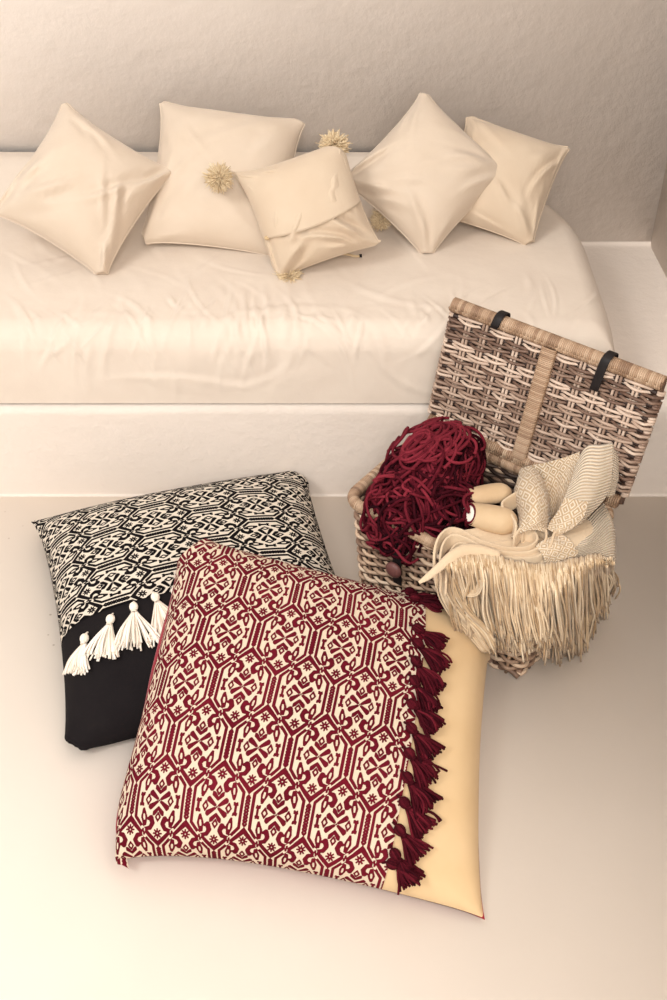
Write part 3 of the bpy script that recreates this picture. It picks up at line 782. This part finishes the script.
# ------------------------------------------------------------------ heap of crimson yarn
def loc2w(x, y, z):
    c, s_ = math.cos(BRZ), math.sin(BRZ); return np.array([BC[0] + x * c - y * s_, BC[1] + x * s_ + y * c, z])
yc = loc2w(-.095, -.005, .25)
def yarn_heap():
    g = np.random.default_rng(77); ps = []
    c, s_ = math.cos(BRZ), math.sin(BRZ); R3 = np.array([[c, -s_, 0], [s_, c, 0], [0, 0, 1]])
    lobes = [((-.106, .002, .250), (.076, .106, .070), 260, 'flow'), ((-.108, .004, .25), (.060, .08, .055), 120, 'flow'), ((-.100, -.102, .228), (.066, .052, .080), 130, 'hang'), ((-.112, -.100, .225), (.045, .035, .06), 50, 'hang'), ((-.06, -.055, .245), (.085, .075, .05), 80, 'flow')]
    for (lc, lr, cnt, mode) in lobes:
        lc = np.array(lc); lr = np.array(lr)
        for k in range(cnt):
            d = g.normal(size=3); d[2] = abs(d[2]) * (1.0 if mode == 'flow' else .6) + .1; d /= np.linalg.norm(d)
            n = 46; step = g.uniform(.07, .11) if mode == 'flow' else g.uniform(.06, .09)
            hd = g.normal(size=3); 
            if mode == 'flow': pull = np.array([.25, -.55, -.35])
            else: pull = np.array([.1, -.1, -1.0])
            layer = g.uniform(.78, 1.08); ph = g.uniform(0, 6.28, 3); fq = g.uniform(4, 11, 3); pts = []
            wav = g.uniform(.5, 1.6)
            hd = hd * .5 + pull
            for t in np.linspace(0, 1, n):
                tt = hd + wav * 1.3 * np.array([math.sin(fq[0] * t + ph[0]), math.sin(fq[1] * t + ph[1]), math.sin(fq[2] * t + ph[2])])
                tt = tt - d * tt.dot(d); tt /= (np.linalg.norm(tt) + 1e-9); d = d + tt * step * .85; d /= np.linalg.norm(d)
                rr = layer + .05 * math.sin(13 * t + ph[1]) + .02 * math.sin(29 * t + ph[0])
                p = lc + lr * d * rr / (np.sum(np.abs(d) ** 3.2) ** (1 / 3.2)) * .93
                if p[2] < .15: p[2] = .15 + (p[2] - .15) * .3
                # stay outside the front wall when below the rim
                pts.append(p)
            pts = np.array(pts); pts = pts[:int(n * g.uniform(.45, 1))]
            ps.append((pts @ R3.T + np.array([BC[0], BC[1], 0]), .0024 + .0008 * g.random(), g.uniform(0, 1)))
    # big loose loops lying over the heap
    for k in range(26):
        a0 = g.uniform(0, 6.28); sz = g.uniform(.35, .8); n = 40; pts = []; cc = g.normal(size=2) * .3
        for t in np.linspace(0, g.uniform(.6, 1.0), n):
            a = a0 + t * 6.28; q = np.array([cc[0] + sz * math.cos(a) * .6, cc[1] + sz * math.sin(a) * .8]); q = q / max(1, np.linalg.norm(q) / .97)
            z = math.sqrt(max(0, 1 - q[0] ** 2 - q[1] ** 2)) ** .6; pts.append(np.array([-.106, .008, .262]) + np.array([.078, .104, .070]) * np.array([q[0], q[1], z]) * (1.07 + .04 * math.sin(9 * t + a0)))
        ps.append((np.array(pts) @ R3.T + np.array([BC[0], BC[1], 0]), .003, g.uniform(.5, 1)))
    base = loc2w(-.09, -.02, .16)
    ps = [(p - base, r, t) for p, r, t in ps]
    o = mk_tubes('yarn_heap', ps, M['yarn'], None, 6); o.location = tuple(base)
    # inner mass of the same yarn, wound tight
    return tag(o, 'tangled heap of dark crimson yarn spilling over the front left of wicker hamper', 'yarn')
yarn_heap()

# ------------------------------------------------------------------ slippers
def slipper(px0, py0, px1, py1, z, w, label, seed, open_end):
    a, b = W(px0, py0, z), W(px1, py1, z); d = b - a; ln = np.linalg.norm(d); d /= ln
    up = np.array([0, 0, 1.0]); sd = np.cross(up, d); n = 40; m = 30; V = np.zeros((n, m, 3))
    for i, t in enumerate(np.linspace(0, 1, n)):
        wd = w * (.80 + .25 * math.sin(t * math.pi * .8)) * math.sqrt(max(1e-4, 1 - max(0, (t - .72) / .28) ** 2)) 
        hh = wd * .82
        for j, an in enumerate(np.linspace(0, 2 * math.pi, m)):
            V[i, j] = d * (t * ln + (max(0, 1 - t * 2.5) * .55 * wd * (math.sin(an) - math.cos(an)) if open_end else 0)) + sd * math.cos(an) * wd + up * (hh * math.sin(an) * (1 if math.sin(an) > 0 else .7)) 
    root = empty('slipper', tuple(a), label, 'slipper', None)
    up_ = mk('upper', V.reshape(-1, 3), gridF(n, m), M['slipper'], root); mo = up_.modifiers.new('t', 'SOLIDIFY'); mo.thickness = .003; mo.offset = -1
    if open_end:
        ring = V[0] - d * .001
        mk_tubes('edging', [(ring, .0028, .6), (ring + d * .002 + (ring - ring.mean(0)) * .08, .0022, .4)], M['yarn'], root, 6)
        # pale lining filling the opening
        L = [V[1] * 1.0]; cen = V[0].mean(0)
        LV = np.stack([cen + (V[0] - cen) * s_ + d * (-.006 * math.cos(s_ * math.pi / 2)) for s_ in np.linspace(0.02, .93, 8)])
        o = mk('lining', LV.reshape(-1, 3), gridF(8, m), M['white'], root); o['label'] = 'white lining'
    else:
        cen = V[0].mean(0); LV = np.stack([cen + (V[0] - cen) * s_ - d * (.012 * math.cos(s_ * math.pi / 2)) for s_ in np.linspace(0.02, 1, 8)])
        mk('heel', LV.reshape(-1, 3), gridF(8, m), M['slipper'], root)
    return root
slipper(470, 497, 510, 492, .275, .017, 'beige slipper lying behind its mate, beside the crimson yarn in the hamper', 1, False)
slipper(469, 514, 516, 525, .272, .024, 'beige slipper with dark red edging and white lining, nearest in the hamper', 2, True)

# ------------------------------------------------------------------ fringed shawl
FO = .030
def entry(px, py, off=FO):
    d = ray(px, py); best = 0
    for p0, nn in ((A0, -E2), (D0, E1)):
        q = p0 + nn * off; den = d[:2] @ nn; t = ((q - CAM[:2]) @ nn) / den
        best = max(best, t)
    return CAM + d * best
sh_base = W(520, 560, .26)
shawl = empty('fringed_throw', tuple(sh_base), 'beige fringed cotton throw bundled in the hamper and hanging over its front right', 'blanket')
def sheet(name, rows, mat, n=60, m=60, uvs=(1, 1), wr=.0015, seed=0, th=.0028, label=None, parent=None):
    G = np.array([[W(*p) for p in r] for r in rows]) - sh_base
    G = upsample(G, n, m); U_, V_ = np.meshgrid(np.linspace(0, 1, n), np.linspace(0, 1, m), indexing='ij')
    nn = np.cross(np.gradient(G, axis=0), np.gradient(G, axis=1)); nn /= np.linalg.norm(nn, axis=-1, keepdims=True) + 1e-9
    G = G + nn * ((fbm(U_ * 5 + seed, V_ * 5 + seed * 2) - .45) * wr * 4)[..., None]
    uv = np.stack([U_ * uvs[0], V_ * uvs[1]], -1).reshape(-1, 2)
    o = mk(name, G.reshape(-1, 3), gridF(n, m), mat, parent or shawl, uv=uv)
    mo = o.modifiers.new('t', 'SOLIDIFY'); mo.thickness = th; mo.offset = 0
    if label: o['label'] = label
    return o
# gathered under-layer that fills the bundle
sheet('throw_body', [[(452, 552, .252), (480, 545, .262), (515, 540, .265), (545, 532, .27), (575, 520, .272), (605, 508, .268)],
    [(450, 558, .258), (480, 555, .268), (515, 556, .272), (550, 550, .28), (585, 535, .28), (612, 522, .268)],
    [(447, 568, .25), (480, 568, .255), (515, 575, .258), (548, 572, .262), (590, 556, .262), (614, 548, .25)]], M['shawl'], uvs=(4, 10))
# dark inner hollow between the folds
sheet('fold_lining', [[(455, 531, .262), (480, 528, .262), (512, 522, .262), (545, 512, .27)],
    [(458, 542, .258), (485, 546, .262), (515, 545, .262), (548, 535, .265)], [(458, 552, .25), (488, 556, .258), (520, 556, .258), (552, 548, .26)]], M['shawl'])
# patterned hump at the left back, a rounded fold coming forward
sheet('patterned_fold', [[(520, 476, .27), (522, 469, .29), (532, 466, .305), (540, 474, .30), (546, 484, .27)],
    [(513, 492, .27), (520, 484, .31), (533, 480, .325), (543, 488, .315), (549, 500, .27)],
    [(516, 508, .27), (524, 502, .31), (536, 498, .33), (546, 506, .315), (550, 516, .27)],
    [(518, 526, .27), (526, 520, .305), (537, 518, .32), (545, 522, .305), (550, 530, .27)],
    [(510, 538, .265), (520, 533, .29), (532, 530, .30), (543, 532, .295), (550, 538, .265)]], M['jacq'], uvs=(6, 5), wr=.002, seed=3)
sheet('patterned_fold', [[(530, 466, .275), (548, 462, .30), (566, 457, .325), (580, 452, .34)],
    [(536, 484, .265), (552, 480, .28), (566, 474, .305), (578, 466, .335)],
    [(544, 505, .262), (554, 502, .27), (563, 496, .285), (572, 486, .32)],
    [(546, 524, .262), (551, 522, .265), (556, 516, .275), (563, 508, .30)]], M['jacq'], uvs=(5, 5), seed=5)
# broad ribbed border folded up against the lid
sheet('ribbed_border', [[(578, 460, .335), (570, 485, .325), (560, 507, .308), (547, 529, .285)],
    [(588, 446, .350), (583, 474, .340), (577, 502, .318), (556, 532, .290)],
    [(601, 445, .352), (598, 474, .340), (592, 501, .315), (566, 531, .288)],
    [(612, 443, .350), (612, 470, .336), (606, 496, .310), (578, 526, .284)]], M['rib'], uvs=(1.0, 8), seed=8, wr=.0008, n=70, m=90)
sheet('ribbed_border', [[(612, 444, .350), (613, 470, .334), (607, 497, .305)], [(617, 448, .338), (618, 474, .322), (614, 495, .30)], [(615, 452, .325), (616, 476, .31), (608, 494, .295)]], M['rib'], uvs=(.5, 7), wr=.0005)
sheet('patterned_fold', [[(547, 529, .290), (551, 521, .295), (558, 512, .305), (565, 498, .318)], [(555, 533, .292), (563, 526, .302), (571, 515, .313), (576, 500, .322)],
     [(562, 534, .290), (574, 527, .30), (584, 516, .31), (588, 502, .318)]], M['jacq'], uvs=(2.5, 3.5), wr=.0005, seed=11)
# lower right: ribbed edge curving down to the fringe
sheet('ribbed_border', [[(562, 536, .27), (570, 545, .277), (570, 556, .27), (566, 566, .258)],
    [(582, 524, .275), (590, 538, .279), (592, 550, .27), (590, 562, .258)],
    [(598, 508, .272), (606, 522, .272), (611, 540, .266), (612, 558, .252)],
    [(603, 503, .262), (612, 520, .262), (615, 540, .255), (615, 560, .240)]], M['rib'], uvs=(1.2, 6.5), seed=14, wr=.0008)
sheet('patterned_fold', [[(536, 546, .285), (543, 556, .287), (545, 566, .275)], [(548, 538, .289), (557, 548, .29), (562, 560, .275)], [(560, 533, .286), (572, 543, .288), (577, 556, .274)]], M['jacq'], uvs=(3, 3), seed=16, wr=.001)
# layered narrow folds, seen along their edges
def band(name, path, hgt, seed, mat='shawl', lean=.35):
    P_ = catmull(np.array([W(*p) for p in path]) - sh_base, 110)
    t = np.gradient(P_, axis=0); t /= np.linalg.norm(t, axis=1, keepdims=True); up = np.array([0, lean, 1.0]); up /= np.linalg.norm(up)
    V = np.stack([P_ - up * hgt * q for q in np.linspace(1, 0, 7)], 1)
    o = mk(name, V.reshape(-1, 3), gridF(110, 7), M[mat], shawl, uv=np.stack(np.meshgrid(np.linspace(0, 20, 110), np.linspace(0, 2, 7), indexing='ij'), -1).reshape(-1, 2))
    mo = o.modifiers.new('t', 'SOLIDIFY'); mo.thickness = .0042; mo.offset = 0
    mo = o.modifiers.new('b', 'BEVEL'); mo.width = .0018; mo.segments = 3; mo.limit_method = 'ANGLE'
    return o
zz_ = .285
band('fold', [(437, 575, .245), (434, 556, .268), (438, 538, .280), (448, 528, .284), (461, 529, .284), (480, 539, .282), (504, 546, .28), (526, 546, .283), (537, 539, .29), (534, 530, .293), (526, 527, .293), (522, 531, .29)], .025, 1)
band('fold', [(441, 580, .245), (440, 560, .265), (443, 543, .277), (452, 534, .281), (464, 536, .281), (482, 545, .28), (508, 551, .28), (531, 550, .284), (545, 540, .292), (545, 527, .297), (535, 521, .298), (522, 526, .295), (515, 535, .290)], .025, 2)
band('fold', [(446, 582, .243), (447, 563, .262), (452, 548, .272), (462, 542, .276), (482, 550, .277), (508, 556, .279), (535, 556, .284), (550, 545, .292), (554, 533, .297), (560, 527, .30)], .025, 3)
band('fold', [(514, 537, .290), (516, 524, .292), (511, 514, .292), (503, 507, .292), (503, 501, .293), (511, 495, .295), (518, 491, .295)], .03, 4)
# fold over the fringe roots, and the tied tail at the left
def flat_strip(name, ctr, w, mat='shawl'):
    P_ = catmull(np.array([W(*p) for p in ctr]) - sh_base, 40); k = len(ctr)
    ws = np.interp(np.linspace(0, 1, 40), np.linspace(0, 1, len(w)), w)
    t = np.gradient(P_, axis=0); t /= np.linalg.norm(t, axis=1, keepdims=True); sd = np.cross(t, np.array([0, -.5, 1.0])); sd /= np.linalg.norm(sd, axis=1, keepdims=True)
    V = np.stack([P_ + sd * ws[:, None] * q + np.array([0, 0, 1]) * (.25 * ws[:, None] * (1 - q * q * 4)) for q in np.linspace(-.5, .5, 9)], 1)
    o = mk(name, V.reshape(-1, 3), gridF(40, 9), M[mat], shawl); mo = o.modifiers.new('t', 'SOLIDIFY'); mo.thickness = .003; mo.offset = 0
    return o
flat_strip('tail', [(500, 556, .285), (480, 551, .287), (465, 551, .288), (452, 557, .284), (440, 567, .272), (428, 577, .262), (419, 583, .255)], [.014, .020, .022, .018, .013, .010, .003])
# fringe
def fringe():
    g = np.random.default_rng(5); ps = []
    root = catmull(np.array([(446, 560), (466, 554), (486, 554), (508, 560), (530, 565), (552, 564), (575, 559), (596, 556), (614, 560)], float), 400)
    end = catmull(np.array([(462, 636), (482, 646), (500, 646), (520, 650), (541, 648), (560, 655), (580, 650), (597, 622), (612, 592)], float), 400)
    rz = np.interp(np.linspace(0, 1, 400), [0, .1, .3, .6, .8, 1], [.268, .282, .285, .288, .28, .258])
    nb = 84
    for b in range(nb * 2):
        s = (b % nb + g.uniform(-.4, .4)) / nb; k = int(np.clip(s, 0, .999) * 399); k2 = int(np.clip(s + g.normal() * .012, 0, .999) * 399)
        r0 = root[k] + g.normal(size=2) * [1.0, 1.2]; e0 = end[k2] + g.normal(size=2) * [2.5, 4] + (np.array([0, 4]) if b < nb else np.array([0, -10]))
        off = FO + (.004 if b < nb else .016) + g.uniform(-.003, .008)
        p0 = W(r0[0], r0[1], rz[k]); pe = entry(e0[0], e0[1], off)
        if pe[2] < .006: pe = pe + (CAM - pe) * (.006 - pe[2]) / (CAM[2] - pe[2])
        # shoulder over the rim
        f = g.uniform(.30, .38); m0 = r0 * (1 - f) + e0 * f; pm = entry(m0[0], m0[1], off + .004)
        if pm[2] > rz[k] - .004: pm = W(m0[0], m0[1], rz[k] - .008)
        f = .12; m1 = r0 * (1 - f) + e0 * f; p1 = W(m1[0], m1[1], rz[k] + .003)
        pts = catmull([p0, p1, pm, (pm + pe) / 2 + np.append(g.normal(size=2) * .004, 0), pe], 22)
        tt = np.linspace(0, 1, 22)[:, None]
        for q in range(4):
            jit = g.normal(size=3) * .0022; ph = g.uniform(0, 6.28); am = g.normal(size=3) * .0022
            ax = np.array([math.cos(q * 1.57), math.sin(q * 1.57), 0]) * .0017
            P_ = pts + ax * (1 + 1.0 * tt ** 2) + jit * tt + am * np.sin(tt * 7 + ph) * tt
            P_[:, 2] = np.maximum(P_[:, 2], .004)
            ps.append((P_[:int(22 - g.integers(0, 2))] - sh_base, .0016 + .0004 * g.random(), g.uniform(.1, .95)))
    # swirl of long loose ends at the left
    for b in range(70):
        s = g.uniform(0, 1); w_ = g.normal() * 3
        path = [(446 + 8 * s, 560 + 4 * s), (440 + 16 * s + w_, 588), (450 + 20 * s + w_, 612), (466 + 22 * s + w_, 630), (484 + 12 * s + w_ * .5, 650 - 5 * s + g.normal() * 3)]
        P_ = [W(path[0][0], path[0][1], .27)] + [entry(x, y, FO + .01 + .014 * s + .004 * g.random()) for x, y in path[1:]]
        for i in range(1, 5): P_[i] = P_[i] + (CAM - P_[i]) * .006
        ps.append((catmull(P_, 26) + 0 - sh_base, .0017, g.uniform(.2, 1)))
    for b in range(26):
        s = g.uniform(-1, 1); path = [(462 + 3 * s, 566), (458 + 3 * s, 582), (465, 592 + 3 * s), (476 + 2 * s, 592 + 3 * s), (482 + 3 * s, 580)]
        P_ = [entry(x, y, FO + .026 + .003 * s) for x, y in path]; ps.append((catmull(P_, 20) - sh_base, .0015, g.uniform(.3, 1)))
    o = mk_tubes('fringe', ps, M['fringe'], shawl, 4); o['kind'] = 'stuff'
    return o
fringe()

# ------------------------------------------------------------------ light
sc_ = bpy.context.scene
w = bpy.data.worlds.new('World'); sc_.world = w; w.use_nodes = True; bg = w.node_tree.nodes['Background']
bg.inputs[1].default_value = 1.0
_nt = w.node_tree; _t = nd(_nt, 'ShaderNodeTexCoord'); _s = nd(_nt, 'ShaderNodeSeparateXYZ'); _nt.links.new(_t.outputs['Generated'], _s.inputs[0])
_m = nd(_nt, 'ShaderNodeMapRange'); _m.inputs['From Min'].default_value = -.2; _m.inputs['From Max'].default_value = .9; _nt.links.new(_s.outputs['Z'], _m.inputs['Value'])
_nt.links.new(ramp(_nt, _m.outputs[0], [(0, (.84, .79, .74, 1)), (1, (1.0, .955, .91, 1))]), bg.inputs[0])
bg.inputs[1].default_value = .72
def area(name, loc, target, size, energy, color):
    l = bpy.data.lights.new(name, 'AREA'); l.shape = 'RECTANGLE'; l.size, l.size_y = size; l.energy = energy; l.color = color
    o = bpy.data.objects.new(name, l); COL.objects.link(o); o.location = loc
    o.rotation_euler = (Vector(target) - Vector(loc)).to_track_quat('-Z', 'Y').to_euler(); return o
area('window_light', (-1.9, -.1, 3.0), (.3, 1.9, .3), (1.0, 1.0), 62, (1.0, .965, .92))
area('fill_light', (.1, -.9, 2.5), (.55, 2.5, 1.0), (.9, .9), 58, (1.0, .95, .89))  # added fill lamp, no fitting there; lifts the walls and right corner

cam = bpy.data.cameras.new('Camera'); co = bpy.data.objects.new('Camera', cam); COL.objects.link(co)
cam.sensor_fit = 'VERTICAL'; cam.sensor_height = 36; cam.lens = 36 * FPX / 1000; cam.clip_start = .05
co.location = (0, 0, H); co.rotation_euler = (math.pi / 2 - PITCH, 0, 0)
sc_.camera = co
sc_.view_settings.view_transform = 'Standard'; sc_.view_settings.look = 'None'; sc_.view_settings.gamma = 1
sc_.view_settings.exposure = 0.0; sc_.view_settings.use_curve_mapping = False
